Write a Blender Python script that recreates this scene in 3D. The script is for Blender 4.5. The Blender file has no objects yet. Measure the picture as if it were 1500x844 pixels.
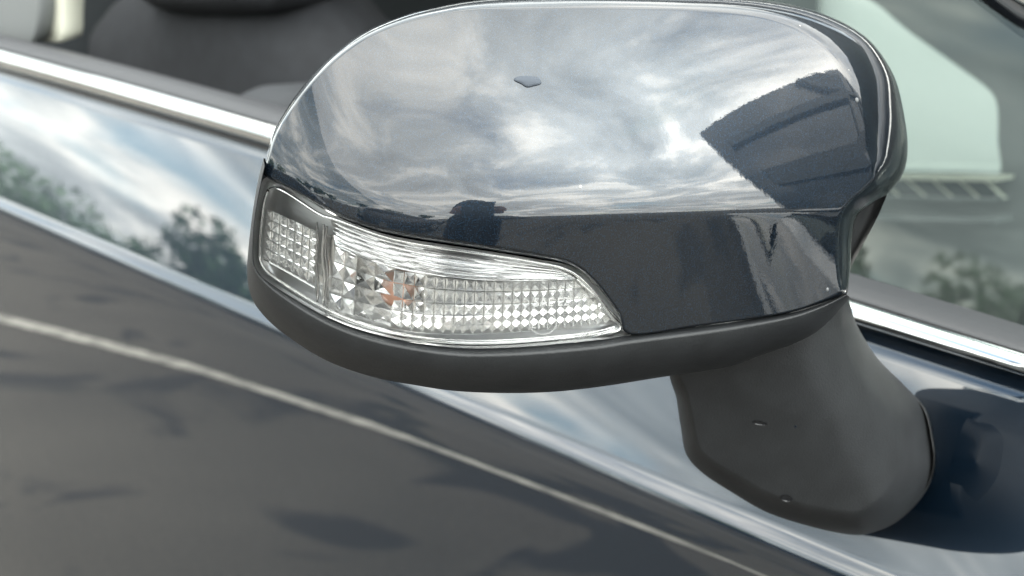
import bpy, bmesh, math, random
import numpy as np
from mathutils import Vector, Matrix
random.seed(7)
rad = math.radians
sc = bpy.context.scene
COL = sc.collection

# ---------------------------------------------------------------- camera
YAW, PITCH = rad(50), rad(13)
FD = np.array([-math.sin(YAW)*math.cos(PITCH), math.cos(YAW)*math.cos(PITCH), -math.sin(PITCH)])
RT = np.array([math.cos(YAW), math.sin(YAW), 0.0])
UP = np.cross(RT, FD)
CAM = np.array([0.36, -0.496, 1.084])
FPX = 1500*50/36.0
cd = bpy.data.cameras.new('camera')
cam = bpy.data.objects.new('camera', cd); COL.objects.link(cam)
cd.lens = 50; cd.sensor_width = 36; cd.clip_start = 0.01; cd.clip_end = 3000
m3 = Matrix([[RT[i], UP[i], -FD[i]] for i in range(3)])
cam.matrix_world = Matrix.Translation(Vector(CAM)) @ m3.to_4x4()
cd.dof.use_dof = True; cd.dof.focus_distance = 0.462; cd.dof.aperture_fstop = 16
sc.camera = cam

# ---------------------------------------------------------------- sky, sun, exposure
SUN_AZ, SUN_EL = rad(3), rad(44)       # direction to the sun, azimuth from +x towards +y
SUN = Vector((math.cos(SUN_AZ)*math.cos(SUN_EL), math.sin(SUN_AZ)*math.cos(SUN_EL), math.sin(SUN_EL)))
world = bpy.data.worlds.new('World'); sc.world = world; world.use_nodes = True
wn = world.node_tree.nodes; wl = world.node_tree.links
for n in list(wn): wn.remove(n)
def WN(t, **k):
    n = wn.new(t)
    for a, b in k.items(): setattr(n, a, b)
    return n
out = WN('ShaderNodeOutputWorld'); bg = WN('ShaderNodeBackground'); bg.inputs['Strength'].default_value = 0.1
wl.new(bg.outputs[0], out.inputs[0])
sky = WN('ShaderNodeTexSky', sky_type='NISHITA', sun_disc=False)
sky.sun_elevation = SUN_EL; sky.sun_rotation = math.pi/2 - SUN_AZ
tc = WN('ShaderNodeTexCoord'); sep = WN('ShaderNodeSeparateXYZ'); wl.new(tc.outputs['Generated'], sep.inputs[0])
def M(op, a, b=None, clamp=False):
    n = WN('ShaderNodeMath', operation=op); n.use_clamp = clamp
    for i, x in enumerate((a, b)):
        if x is None: continue
        if isinstance(x, (int, float)): n.inputs[i].default_value = x
        else: wl.new(x, n.inputs[i])
    return n.outputs[0]
zz = M('ADD', M('MAXIMUM', sep.outputs[2], 0.0), 0.16)
cx = M('DIVIDE', sep.outputs[0], zz); cy = M('DIVIDE', sep.outputs[1], zz)
cmb = WN('ShaderNodeCombineXYZ'); wl.new(cx, cmb.inputs[0]); wl.new(cy, cmb.inputs[1])
def noise(scale, detail, rough, dist, off=(0,0,0)):
    mp = WN('ShaderNodeMapping'); wl.new(cmb.outputs[0], mp.inputs[0]); mp.inputs['Location'].default_value = off
    n = WN('ShaderNodeTexNoise'); wl.new(mp.outputs[0], n.inputs['Vector'])
    n.inputs['Scale'].default_value = scale; n.inputs['Detail'].default_value = detail
    n.inputs['Roughness'].default_value = rough; n.inputs['Distortion'].default_value = dist
    return n.outputs['Fac']
def ramp(fac, stops):
    r = WN('ShaderNodeValToRGB'); wl.new(fac, r.inputs[0]); e = r.color_ramp.elements
    while len(e) < len(stops): e.new(0.5)
    for i, (p, c) in enumerate(stops): e[i].position = p; e[i].color = (*c, 1)
    return r.outputs[0]
cov = ramp(noise(1.15, 8, 0.56, 0.6, (3.1, 1.7, 0)), [(0.31, (0,0,0)), (0.47, (1,1,1))])
shade = ramp(noise(1.5, 9, 0.58, 0.9, (9.2, 4.4, 2.0)), [(0.32, (0.255,0.295,0.31)), (0.50, (0.60,0.65,0.65)), (0.64, (1.40,1.38,1.27))])
# thin cloud glows where the sun stands behind it
dotn = WN('ShaderNodeVectorMath', operation='DOT_PRODUCT'); wl.new(tc.outputs['Generated'], dotn.inputs[0]); dotn.inputs[1].default_value = SUN
glow = M('POWER', M('MAXIMUM', dotn.outputs['Value'], 0.0), 9.0)
gain = M('ADD', M('MULTIPLY', glow, 2.5), 0.92)
cl = WN('ShaderNodeVectorMath', operation='SCALE'); wl.new(shade, cl.inputs[0]); wl.new(M('MULTIPLY', gain, 11.5), cl.inputs['Scale'])
skys = WN('ShaderNodeVectorMath', operation='MULTIPLY'); wl.new(sky.outputs[0], skys.inputs[0]); skys.inputs[1].default_value = (0.66, 0.90, 0.92)
mix = WN('ShaderNodeMix', data_type='RGBA'); wl.new(cov, mix.inputs['Factor'])
wl.new(skys.outputs[0], mix.inputs['A']); wl.new(cl.outputs[0], mix.inputs['B'])
wl.new(mix.outputs['Result'], bg.inputs['Color'])
sd = bpy.data.lights.new('sun', 'SUN'); sd.energy = 1.5; sd.angle = rad(140); sd.color = (1.0, 0.95, 0.88)
so = bpy.data.objects.new('sun', sd); COL.objects.link(so)
so.rotation_euler = SUN.to_track_quat('Z', 'Y').to_euler(); so.location = (2, -1, 6)
sc.view_settings.view_transform = 'Standard'; sc.view_settings.look = 'None'
sc.view_settings.exposure = 2.0; sc.view_settings.gamma = 1.0; sc.view_settings.use_curve_mapping = False
sc.cycles.use_denoising = True
sc.cycles.max_bounces = 14; sc.cycles.transmission_bounces = 12; sc.cycles.transparent_max_bounces = 16
sc.cycles.glossy_bounces = 8; sc.cycles.sample_clamp_indirect = 8

# ---------------------------------------------------------------- helpers
def W(u, v, D):
    """world point seen at photo pixel u, v at depth D metres (scalars or arrays)"""
    u = np.asarray(u, float); v = np.asarray(v, float); D = np.asarray(D, float)
    a = ((u-750)/FPX)[..., None]; b = (-(v-422)/FPX)[..., None]
    return CAM + D[..., None]*(FD + a*RT + b*UP)
def on_y(u, v, y):
    u = np.asarray(u, float); v = np.asarray(v, float)
    r = FD + ((u-750)/FPX)[..., None]*RT + (-(v-422)/FPX)[..., None]*UP
    return CAM + r*((y-CAM[1])/r[..., 1])[..., None]
def crom(pts, n, closed=False):
    """Catmull-Rom through points, resampled to n evenly spaced points"""
    P = np.array(pts, float); k = len(P); res = []
    segs = k if closed else k-1
    for i in range(segs):
        p1 = P[i]; p2 = P[(i+1) % k]
        p0 = P[i-1] if (closed or i > 0) else 2*p1-p2
        p3 = P[(i+2) % k] if (closed or i+2 < k) else 2*p2-p1
        t = np.linspace(0, 1, 24, endpoint=False)[:, None]
        res.append(0.5*((2*p1)+(-p0+p2)*t+(2*p0-5*p1+4*p2-p3)*t*t+(-p0+3*p1-3*p2+p3)*t**3))
    res.append(P[:1] if closed else P[-1:])
    Q = np.concatenate(res); d = np.r_[0, np.cumsum(np.linalg.norm(np.diff(Q, axis=0), axis=1))]
    s = np.linspace(0, d[-1], n+1)[:-1] if closed else np.linspace(0, d[-1], n)
    return np.stack([np.interp(s, d, Q[:, j]) for j in range(Q.shape[1])], 1)
def smooth(t): t = np.clip(t, 0, 1); return t*t*(3-2*t)
def link(o, parent=None):
    COL.objects.link(o)
    if parent is not None: o.parent = parent
    return o
def mesh_obj(name, verts, faces, mat, parent=None, shade_smooth=True):
    me = bpy.data.meshes.new(name)
    me.from_pydata([tuple(map(float, p)) for p in verts], [], faces)
    me.materials.append(mat); me.update()
    if shade_smooth: me.polygons.foreach_set('use_smooth', [True]*len(me.polygons))
    return link(bpy.data.objects.new(name, me), parent)
def grid_faces(nr, nc, wrap=False, flip=False, off=0):
    f = []
    for r in range(nr-1):
        for c in range(nc if wrap else nc-1):
            q = (off+r*nc+c, off+r*nc+(c+1) % nc, off+(r+1)*nc+(c+1) % nc, off+(r+1)*nc+c)
            f.append(q[::-1] if flip else q)
    return f
def grid_obj(name, G, mat, parent=None, wrap=False, flip=False, sm=True):
    nr, nc = G.shape[:2]
    return mesh_obj(name, G.reshape(-1, 3), grid_faces(nr, nc, wrap, flip), mat, parent, sm)
def empty(name, loc, label, cat, group=None):
    o = link(bpy.data.objects.new(name, None)); o.location = loc; o.empty_display_size = 0.05
    return tag(o, label, cat, group)
def tag(o, label, cat, group=None, kind=None):
    o['label'] = label; o['category'] = cat
    if group: o['group'] = group
    if kind: o['kind'] = kind
    return o
def parent_keep(o, p):
    o.parent = p; o.matrix_parent_inverse = Matrix.Translation(-Vector(p.location)); return o
def box(bm, lo, hi):
    c = [(a+b)/2 for a, b in zip(lo, hi)]; s = [abs(b-a) for a, b in zip(lo, hi)]
    bmesh.ops.create_cube(bm, size=1, matrix=Matrix.Translation(c) @ Matrix.Diagonal((*s, 1)))
def bm_obj(name, bm, mat, parent=None, sm=False, bevel=0):
    me = bpy.data.meshes.new(name); bm.normal_update(); bm.to_mesh(me); bm.free(); me.materials.append(mat)
    if sm: me.polygons.foreach_set('use_smooth', [True]*len(me.polygons))
    o = link(bpy.data.objects.new(name, me), parent)
    if bevel:
        b = o.modifiers.new('bevel', 'BEVEL'); b.width = bevel; b.segments = 3; b.limit_method = 'ANGLE'
    return o

# ---------------------------------------------------------------- materials
def mat_new(name):
    m = bpy.data.materials.new(name); m.use_nodes = True
    return m, m.node_tree.nodes, m.node_tree.links, m.node_tree.nodes['Principled BSDF']
def simple(name, col, rough=0.5, metal=0.0, bump=0, bscale=200, spec=0.5, var=0.0):
    m, n, l, b = mat_new(name)
    b.inputs['Base Color'].default_value = (*col, 1); b.inputs['Roughness'].default_value = rough
    b.inputs['Metallic'].default_value = metal; b.inputs['Specular IOR Level'].default_value = spec
    if bump or var:
        t = n.new('ShaderNodeTexCoord'); no = n.new('ShaderNodeTexNoise'); l.new(t.outputs['Object'], no.inputs['Vector'])
        no.inputs['Scale'].default_value = bscale; no.inputs['Detail'].default_value = 4
        if bump:
            bu = n.new('ShaderNodeBump'); bu.inputs['Strength'].default_value = bump; bu.inputs['Distance'].default_value = 0.0006
            l.new(no.outputs['Fac'], bu.inputs['Height']); l.new(bu.outputs[0], b.inputs['Normal'])
        if var:
            n2 = n.new('ShaderNodeTexNoise'); l.new(t.outputs['Object'], n2.inputs['Vector']); n2.inputs['Scale'].default_value = bscale*0.06
            n2.inputs['Detail'].default_value = 5
            mr = n.new('ShaderNodeMapRange'); l.new(n2.outputs['Fac'], mr.inputs[0]); mr.inputs[1].default_value = .3; mr.inputs[2].default_value = .7
            mr.inputs[3].default_value = 1-var; mr.inputs[4].default_value = 1+var
            v = n.new('ShaderNodeVectorMath'); v.operation = 'SCALE'; v.inputs[0].default_value = col; l.new(mr.outputs[0], v.inputs['Scale'])
            l.new(v.outputs[0], b.inputs['Base Color'])
    return m
def paint(name, col, coat_ior=1.63, flake=True):
    m, n, l, b = mat_new(name)
    b.inputs['Base Color'].default_value = (*col, 1); b.inputs['Metallic'].default_value = 0.75
    b.inputs['Roughness'].default_value = 0.42
    b.inputs['Coat Weight'].default_value = 1; b.inputs['Coat IOR'].default_value = coat_ior; b.inputs['Coat Roughness'].default_value = 0.012
    if flake:
        t = n.new('ShaderNodeTexCoord'); vo = n.new('ShaderNodeTexVoronoi'); l.new(t.outputs['Object'], vo.inputs['Vector'])
        vo.inputs['Scale'].default_value = 3600
        mp = n.new('ShaderNodeMapRange'); l.new(vo.outputs['Distance'], mp.inputs[0])
        sp = n.new('ShaderNodeSeparateColor'); l.new(vo.outputs['Color'], sp.inputs[0])
        po = n.new('ShaderNodeMath'); po.operation = 'POWER'; l.new(sp.outputs[0], po.inputs[0]); po.inputs[1].default_value = 5
        ma = n.new('ShaderNodeMath'); ma.operation = 'MULTIPLY_ADD'; l.new(po.outputs[0], ma.inputs[0]); ma.inputs[1].default_value = 1.8; ma.inputs[2].default_value = 0.55
        v = n.new('ShaderNodeVectorMath'); v.operation = 'SCALE'; v.inputs[0].default_value = col; l.new(ma.outputs[0], v.inputs['Scale'])
        l.new(v.outputs[0], b.inputs['Base Color'])
        bu = n.new('ShaderNodeBump'); bu.inputs['Strength'].default_value = 0.14; bu.inputs['Distance'].default_value = 0.0003
        l.new(sp.outputs[1], bu.inputs['Height']); l.new(bu.outputs[0], b.inputs['Normal'])
        # orange peel of the clear coat
        no = n.new('ShaderNodeTexNoise'); l.new(t.outputs['Object'], no.inputs['Vector']); no.inputs['Scale'].default_value = 520; no.inputs['Detail'].default_value = 2
        b2 = n.new('ShaderNodeBump'); b2.inputs['Strength'].default_value = 0.016; b2.inputs['Distance'].default_value = 0.0004
        l.new(no.outputs['Fac'], b2.inputs['Height']); l.new(b2.outputs[0], b.inputs['Coat Normal'])
    if flake:
        # grains of dust lying on the lacquer
        v2 = n.new('ShaderNodeTexVoronoi'); l.new(t.outputs['Object'], v2.inputs['Vector']); v2.inputs['Scale'].default_value = 95
        s2 = n.new('ShaderNodeSeparateColor'); l.new(v2.outputs['Color'], s2.inputs[0])
        th = n.new('ShaderNodeMath'); th.operation = 'MULTIPLY'; l.new(s2.outputs[0], th.inputs[0]); th.inputs[1].default_value = 0.05
        pw = n.new('ShaderNodeMath'); pw.operation = 'LESS_THAN'; l.new(v2.outputs['Distance'], pw.inputs[0]); l.new(th.outputs[0], pw.inputs[1])
        g2 = n.new('ShaderNodeMath'); g2.operation = 'GREATER_THAN'; l.new(s2.outputs[1], g2.inputs[0]); g2.inputs[1].default_value = 0.72
        mu = n.new('ShaderNodeMath'); mu.operation = 'MULTIPLY'; l.new(pw.outputs[0], mu.inputs[0]); l.new(g2.outputs[0], mu.inputs[1])
        du = n.new('ShaderNodeBsdfDiffuse'); du.inputs[0].default_value = (0.42, 0.41, 0.38, 1)
        ms = n.new('ShaderNodeMixShader'); l.new(mu.outputs[0], ms.inputs[0]); l.new(b.outputs[0], ms.inputs[1]); l.new(du.outputs[0], ms.inputs[2])
        l.new(ms.outputs[0], n['Material Output'].inputs[0])
    return m
def thin_glass(name, tint, ior, gcol=(1,1,1)):
    m = bpy.data.materials.new(name); m.use_nodes = True; n = m.node_tree.nodes; l = m.node_tree.links
    for x in list(n): n.remove(x)
    o = n.new('ShaderNodeOutputMaterial'); mx = n.new('ShaderNodeMixShader'); tr = n.new('ShaderNodeBsdfTransparent'); gl = n.new('ShaderNodeBsdfGlossy')
    fr = n.new('ShaderNodeFresnel'); fr.inputs[0].default_value = ior
    # a pane turned its back to the ray still reflects like its front
    ge = n.new('ShaderNodeNewGeometry'); iv = n.new('ShaderNodeMix'); iv.data_type = 'FLOAT'
    l.new(ge.outputs['Backfacing'], iv.inputs['Factor']); iv.inputs['A'].default_value = ior; iv.inputs['B'].default_value = ior
    l.new(iv.outputs[0], fr.inputs[0])
    tr.inputs[0].default_value = (*tint, 1); gl.inputs[0].default_value = (*gcol, 1); gl.inputs['Roughness'].default_value = 0.0
    l.new(fr.outputs[0], mx.inputs[0]); l.new(tr.outputs[0], mx.inputs[1]); l.new(gl.outputs[0], mx.inputs[2]); l.new(mx.outputs[0], o.inputs[0])
    return m
NAVY = paint('navy_paint', (0.0018, 0.0075, 0.0155))
NAVYD = paint('navy_door_paint', (0.0025, 0.012, 0.026), flake=False, coat_ior=2.02)
PLASTIC = simple('black_grained_plastic', (0.0165, 0.0178, 0.0192), 0.44, bump=0.32, bscale=1500, var=0.16, spec=0.36)
GLOSSBLACK = simple('gloss_black', (0.006, 0.007, 0.009), 0.12)
RUBBER = simple('rubber', (0.045, 0.046, 0.05), 0.5)
CHROME = simple('chrome', (0.86, 0.86, 0.84), 0.06, 1.0)
SILVER = simple('reflector_silver', (0.84, 0.84, 0.83), 0.16, 1.0)
SILVERR = simple('reflector_rib_silver', (0.60, 0.60, 0.60), 0.15, 1.0)
TRAY = simple('lamp_tray_grey', (0.60, 0.605, 0.61), 0.30, 1.0)
PRISM = simple('prism_silver', (0.92, 0.92, 0.91), 0.13, 0.8)
m, n, l, b = mat_new('clear_prism'); CLEAR = m
b.inputs['Base Color'].default_value = (1, 1, 1, 1); b.inputs['Transmission Weight'].default_value = 1; b.inputs['IOR'].default_value = 1.5; b.inputs['Roughness'].default_value = 0.02
LENS = thin_glass('clear_lens', (0.97, 0.98, 0.98), 1.5)
WGLASS = thin_glass('green_window_glass', (0.90, 0.985, 0.95), 1.62, (0.90, 1.0, 0.96))
AMBER = simple('amber_bulb', (0.50, 0.27, 0.19), 0.3, 0.35)
SEAT = simple('seat_fabric', (0.022, 0.024, 0.028), 0.85, bump=0.5, bscale=900, var=0.15)
SEATL = simple('seat_side', (0.05, 0.054, 0.06), 0.8)
TRIMC = simple('cream_trim', (0.62, 0.62, 0.52), 0.7)
DASH = simple('dark_interior', (0.03, 0.036, 0.04), 0.7)
GREYINT = simple('grey_interior', (0.16, 0.17, 0.17), 0.7)

# ================================================================ DOOR MIRROR
MPX = 0.000222
_uu = np.linspace(330, 1400, 1071)
_sl = np.interp(_uu, [330, 365, 400, 480, 580, 680, 800, 900, 1000, 1100, 1200, 1330, 1400], [-1.9, -1.4, -0.85, -0.36, -0.13, 0.0, 0.13, 0.22, 0.32, 0.42, 0.52, 0.62, 0.7])
_k = np.exp(-np.linspace(-2.5, 2.5, 81)**2); _k /= _k.sum()
_sl = np.convolve(np.pad(_sl, 40, mode='edge'), _k, mode='valid')
_D = np.cumsum(_sl)*MPX; _D = _D - np.interp(680, _uu, _D) + 0.450
def base(u): return np.interp(u, _uu, _D)
_K = crom([(340, 225), (386, 250), (480, 290), (600, 318), (700, 318), (800, 316), (1000, 310), (1150, 305), (1250, 300), (1420, 288)], 300)
def crease(u): return np.interp(u, _K[:, 0], _K[:, 1])
_hh = np.linspace(-400, 420, 821)
def _prof(w):
    hp = np.maximum(_hh, 0)
    s = np.where(_hh > 0, -0.13+0.26*(1-np.exp(-hp/34))+0.0010*hp+1.6e-6*hp*hp, -0.13-0.17*(1-np.exp(np.minimum(_hh, 0)/w)))
    G = np.cumsum(s)*MPX; return G-np.interp(0, _hh, G)
_PS, _PW = _prof(5.0), _prof(45.0)
def face(u, v):
    """depth of the smooth front skin of the mirror shell"""
    h = crease(u)-v
    k = smooth((np.asarray(u)-560)/360.0)
    return base(u) + np.interp(h, _hh, _PW)*(1-k) + np.interp(h, _hh, _PS)*k

mirror = empty('door_mirror', (0.10, 0.0, 0.86), 'dark navy car door mirror with clear indicator lamp and black plastic foot', 'door mirror')
def part(o, p=mirror):
    o.parent = p
    base_o = p
    mat = Matrix.Identity(4)
    while base_o is not None:
        mat = Matrix.Translation(-Vector(base_o.location)) @ mat; base_o = base_o.parent
    o.matrix_parent_inverse = mat
    return o

# painted shell: outline, edge radius (px) and edge roll depth (m) along it
PO = [(386,256,5,.004),(389,232,6,.010),(398,200,7,.012),(412,172,8,.013),(440,131,9,.014),(480,87,10,.015),(530,49,11,.016),(590,23,12,.017),(650,8,13,.018),(700,0,15,.02),
      (780,-5,19,.02),(900,-8,22,.02),(1050,-6,25,.022),(1140,3,30,.024),(1210,22,44,.026),(1270,56,64,.027),(1308,108,74,.028),(1324,165,76,.028),(1330,215,74,.028),
      (1324,252,62,.026),(1304,281,42,.022),(1279,297,30,.016),(1256,316,26,.014),(1248,350,24,.013),(1245,400,20,.011),(1237,430,8,.004),(1200,445,4,.002),(1142,461,3,.0015),
      (1021,478,3,.0015),(924,490,3,.0015),(904,458,5,.002),(872,417,6,.003),(836,389,7,.003),(783,377,8,.003),(703,364,8,.003),(582,345,8,.003),(520,327,7,.003),(481,309,6,.003),(430,281,5,.003)]
OUT = crom(PO, 520, closed=True)
def edge_roll(U, V, outline):
    P = np.stack([U.ravel(), V.ravel()], 1); res = np.zeros(len(P))
    A = outline[:, :2]; B = np.roll(outline, -1, 0)[:, :2]; AB = B-A; L2 = (AB**2).sum(1)+1e-9
    nr = np.roll(outline, -1, 0)
    for i0 in range(0, len(P), 8000):
        p = P[i0:i0+8000]
        t = np.clip(((p[:, None]-A)*AB).sum(2)/L2, 0, 1)
        q = A+t[..., None]*AB; d = np.linalg.norm(p[:, None]-q, axis=2)
        # smooth-min of the roll over nearby border pieces
        j = d.argmin(1); ar = np.arange(len(p)); tt = t[ar, j]; dd = d[ar, j]
        R = outline[j, 2]*(1-tt)+nr[j, 2]*tt; Am = outline[j, 3]*(1-tt)+nr[j, 3]*tt
        x = np.clip(1-dd/R, 0, 0.9985)
        res[i0:i0+8000] = Am*(1-np.sqrt(1-x*x))
    return res.reshape(U.shape)
def polar_patch(outline, center, depth, radii):
    c = np.array(center); r = np.array(radii)[:, None, None]
    G = c+(outline[None, :, :2]-c)*r
    return G[..., 0], G[..., 1], depth(G[..., 0], G[..., 1])
rr = np.r_[np.linspace(0.012, 0.72, 110), np.linspace(0.726, 0.93, 48), np.linspace(0.933, 1.0, 44)]
U, V, D = polar_patch(OUT, (905, 232), face, rr)
D = D+edge_roll(U, V, OUT)
G = W(U, V, D)
# turned-in rim behind the edge so the shell has thickness
rim = W(905+(OUT[:, 0]-905)*0.985, 232+(OUT[:, 1]-232)*0.985, D[-1]+0.012)
G = np.concatenate([G, rim[None]])
cover = part(grid_obj('painted_cover', G, NAVY, wrap=True))
cap = W(np.array([905.]), np.array([232.]), face(np.array([905.]), np.array([232.])))
# close the pole
bm = bmesh.new(); bm.from_mesh(cover.data); bm.verts.ensure_lookup_table()
bm.faces.new([bm.verts[i] for i in range(len(OUT))][::-1]); bm.normal_update(); bm.to_mesh(cover.data); bm.free()
cover.data.polygons.foreach_set('use_smooth', [True]*len(cover.data.polygons))

# black inner housing behind the shell, with the mirror glass on its far side
HO = crom([(384,262),(392,215),(440,140),(530,58),(650,18),(780,6),(900,3),(1050,5),(1140,14),(1205,32),(1262,66),(1298,115),(1314,170),(1319,215),(1314,254),(1306,280),(1290,318),(1268,360),(1250,395),(1244,432),(1215,470),(1120,515),(1000,545),(884,558),(740,566),(614,552),(500,520),(420,482),(378,440),(370,400),(372,340)], 260, closed=True)
rings = []
for s, dd in ((0.99, 0.028), (0.985, 0.045), (0.97, 0.062), (0.93, 0.072), (0.88, 0.074)):
    u = 850+(HO[:, 0]-850)*s; v = 290+(HO[:, 1]-290)*s
    rings.append(W(u, v, face(np.clip(HO[:, 0], 365, 1330), np.clip(HO[:, 1], 20, 520))+dd))
part(grid_obj('housing_shell', np.array(rings), PLASTIC, wrap=True))
u = 850+(HO[:, 0]-850)*0.885; v = 290+(HO[:, 1]-290)*0.885
gl = W(u, v, face(np.clip(HO[:, 0], 365, 1330), np.clip(HO[:, 1], 20, 520))+0.071)
mg = part(mesh_obj('mirror_glass', gl, [tuple(range(len(gl)))], CHROME, shade_smooth=False))

# lower black trim, wrapping the outer end
TI = crom([(388,246),(383,268),(374,318),(371,361),(375,393),(400,418),(469,460),(521,482),(582,498),(662,510),(743,510),(864,500),(924,491),(1021,479),(1142,462),(1200,447),(1240,431)], 300)
TO = crom([(386,232),(376,275),(367,335),(362,395),(367,432),(385,461),(420,492),(478,528),(545,552),(612,565),(668,573),(740,576),(812,574),(884,566),(960,554),(1061,538),(1110,522),(1190,490),(1246,437)], 300)
qs = np.r_[0, 0.03, 0.06, 0.1, 0.15, np.linspace(0.2, 0.9, 22), np.linspace(0.91, 1.0, 16)]
rows = []
for q in qs:
    u = TI[:, 0]*(1-q)+TO[:, 0]*q; v = TI[:, 1]*(1-q)+TO[:, 1]*q
    lip = -0.0056*smooth(q/0.15)+0.0024
    rows.append(W(u, v, face(u, v)+lip+0.026*(1-math.sqrt(max(0, 1-q**2.6)))))
for s, dd in ((0.985, 0.02), (0.95, 0.045)):
    u = 800+(TO[:, 0]-800)*s; v = 300+(TO[:, 1]-300)*s
    rows.append(W(u, v, face(TO[:, 0], TO[:, 1])+0.026+dd))
part(grid_obj('lower_trim', np.array(rows), PLASTIC))

# foot that carries the mirror on the door
AO = [(1112,505,16,.012),(1144,474,14,.010),(1190,459,12,.008),(1236,434,10,.012),(1256,478,26,.03),(1284,523,40,.035),(1323,563,48,.04),(1355,598,52,.04),(1367,641,56,.04),(1370,685,56,.04),
      (1352,727,54,.04),(1316,763,48,.04),(1276,781,40,.04),(1242,783,36,.04),(1182,770,32,.04),(1122,750,30,.04),(1073,722,28,.04),(1029,693,26,.04),(1005,665,24,.04),(997,625,22,.036),(991,585,20,.032),(984,538,14,.015),(1050,520,14,.010)]
AOU = crom(AO, 300, closed=True)
def arm_depth(u, v):
    # two faces meeting on a soft ridge that runs down the foot
    rx = np.interp(v, [430, 480, 560, 640, 780], [1140, 1146, 1180, 1222, 1290])
    x = (0.9*(u-rx))*0.00026
    t = (0.435*(u-1146)+0.9*(v-480))
    return 0.515+t*0.00013 + (np.sqrt(x*x+0.017**2)-0.017)*np.where(x > 0, 1.25, 0.42)
U, V, D = polar_patch(AOU, (1165, 625), arm_depth, np.r_[np.linspace(0.01, 0.75, 60), np.linspace(0.76, 1, 50)])
D = D+edge_roll(U, V, AOU)
G = [W(U, V, D)]
for s, y in ((0.985, -0.004), (0.97, 0.030)):
    q = on_y(1165+(AOU[:, 0]-1165)*s, 625+(AOU[:, 1]-625)*s, y)
    w = smooth((AOU[:, 1]-500)/110)[:, None]
    alt = W(1165+(AOU[:, 0]-1165)*s, 625+(AOU[:, 1]-625)*s, D[-1]+0.02)
    G.append((q*w+alt*(1-w))[None])
part(grid_obj('foot', np.concatenate(G), PLASTIC, wrap=True))
# dark drain slot and clip hole moulded in the foot
for (u, v, wpx, hpx) in ((1113, 620, 11, 3), (1152, 730, 9, 5)):
    a = np.linspace(0, 2*math.pi, 16, endpoint=False)
    uu = u+wpx*np.cos(a); vv = v+hpx*np.sin(a)+0.15*wpx*np.cos(a)
    dd = arm_depth(uu, vv)
    ring = W(uu, vv, dd-0.0004); ring2 = W(u+(uu-u)*0.7, v+(vv-v)*0.7, dd-0.0002)
    part(mesh_obj('drain_slot', np.concatenate([ring, ring2]), grid_faces(2, 16, True)+[tuple(range(16, 32))], GLOSSBLACK))

# ---- indicator lamp
lamp = empty('indicator_lamp', (0, 0, 0), '', ''); del lamp['label']; del lamp['category']
lamp.location = Vector(W(640., 420., 0.46)); lamp.parent = mirror; lamp.matrix_parent_inverse = Matrix.Translation(-Vector(mirror.location))
def lpart(o):
    o.parent = lamp; o.matrix_parent_inverse = Matrix.Translation(-Vector(lamp.location)); return o
LO = [(390,263),(412,271),(450,291),(481,311),(520,329),(582,348),(703,367),(783,380),(836,391),(872,418),(904,459),(923,488),(864,498),(743,508),(662,508),(582,496),(521,480),(469,458),(400,416),(377,393),(373,361),(379,301)]
LOU = crom(LO, 320, closed=True)
lr = np.r_[np.linspace(0.02, 0.9, 24), np.linspace(0.915, 1, 16)]
def lens_roll(r): return 0.0035*np.clip((r-0.93)/0.07, 0, 1)**2
U, V, D = polar_patch(LOU, (625, 415), face, lr)
lens_d = D-0.0004+lens_roll(lr)[:, None]
lpart(grid_obj('lens', W(U, V, lens_d), LENS, wrap=True))
# black tray behind
U2, V2, D2 = polar_patch(LOU, (625, 415), face, np.r_[np.linspace(0.02, 1.0, 20), 1.012])
tray = D2+0.0135; tray[-1] = D2[-1]+0.002; tray[-2] = D2[-2]+0.006
lpart(grid_obj('lamp_tray', W(U2, V2, tray), TRAY, wrap=True))
# silver rim bead just inside the lens edge
def tube_px(name, pts, r_px, doff, mat, par, closed=False, n=160, seg=8):
    P = crom(pts, n, closed); Wp = W(P[:, 0], P[:, 1], face(P[:, 0], P[:, 1])+doff)
    T = np.roll(Wp, -1, 0)-np.roll(Wp, 1, 0) if closed else np.gradient(Wp, axis=0)
    T /= np.linalg.norm(T, axis=1)[:, None]
    N = np.cross(T, FD); N /= np.linalg.norm(N, axis=1)[:, None]; Bn = np.cross(T, N)
    r = r_px*MPX; a = np.linspace(0, 2*math.pi, seg, endpoint=False)
    G = Wp[:, None]+r*(np.cos(a)[None, :, None]*N[:, None]+np.sin(a)[None, :, None]*Bn[:, None])
    return par(grid_obj(name, G, mat, wrap=True))
inner = [(396,276),(420,283),(468,314),(492,322),(582,352),(703,371),(783,384),(832,396),(864,421),(894,461),(909,482),(864,491),(743,501),(662,501),(584,489),(523,472),(472,450),(404,408),(384,388),(380,361),(386,301)]
tube_px('bezel', inner, 2.6, 0.004, SILVER, lpart, closed=True, n=260)

def pyramid(c, apex_out, base_d, mat, jitter=0.0):
    """clear faceted prism on the four photo points c, apex standing off towards the lens"""
    u = np.array([p[0] for p in c], float); v = np.array([p[1] for p in c], float)
    cu, cv = u.mean(), v.mean()
    g = 0.07
    u = u+(cu-u)*g; v = v+(cv-v)*g
    B = W(u, v, face(u, v)+base_d)
    A = W(cu, cv, face(cu, cv)+base_d-apex_out)
    me_v = np.concatenate([B, A[None]])
    o = lpart(mesh_obj('lens_prism', me_v, [(0,1,4),(1,2,4),(2,3,4),(3,0,4),(3,2,1,0)], mat, shade_smooth=False))
    return o
def lerp(a, b, t): return (a[0]+(b[0]-a[0])*t, a[1]+(b[1]-a[1])*t)
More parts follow.
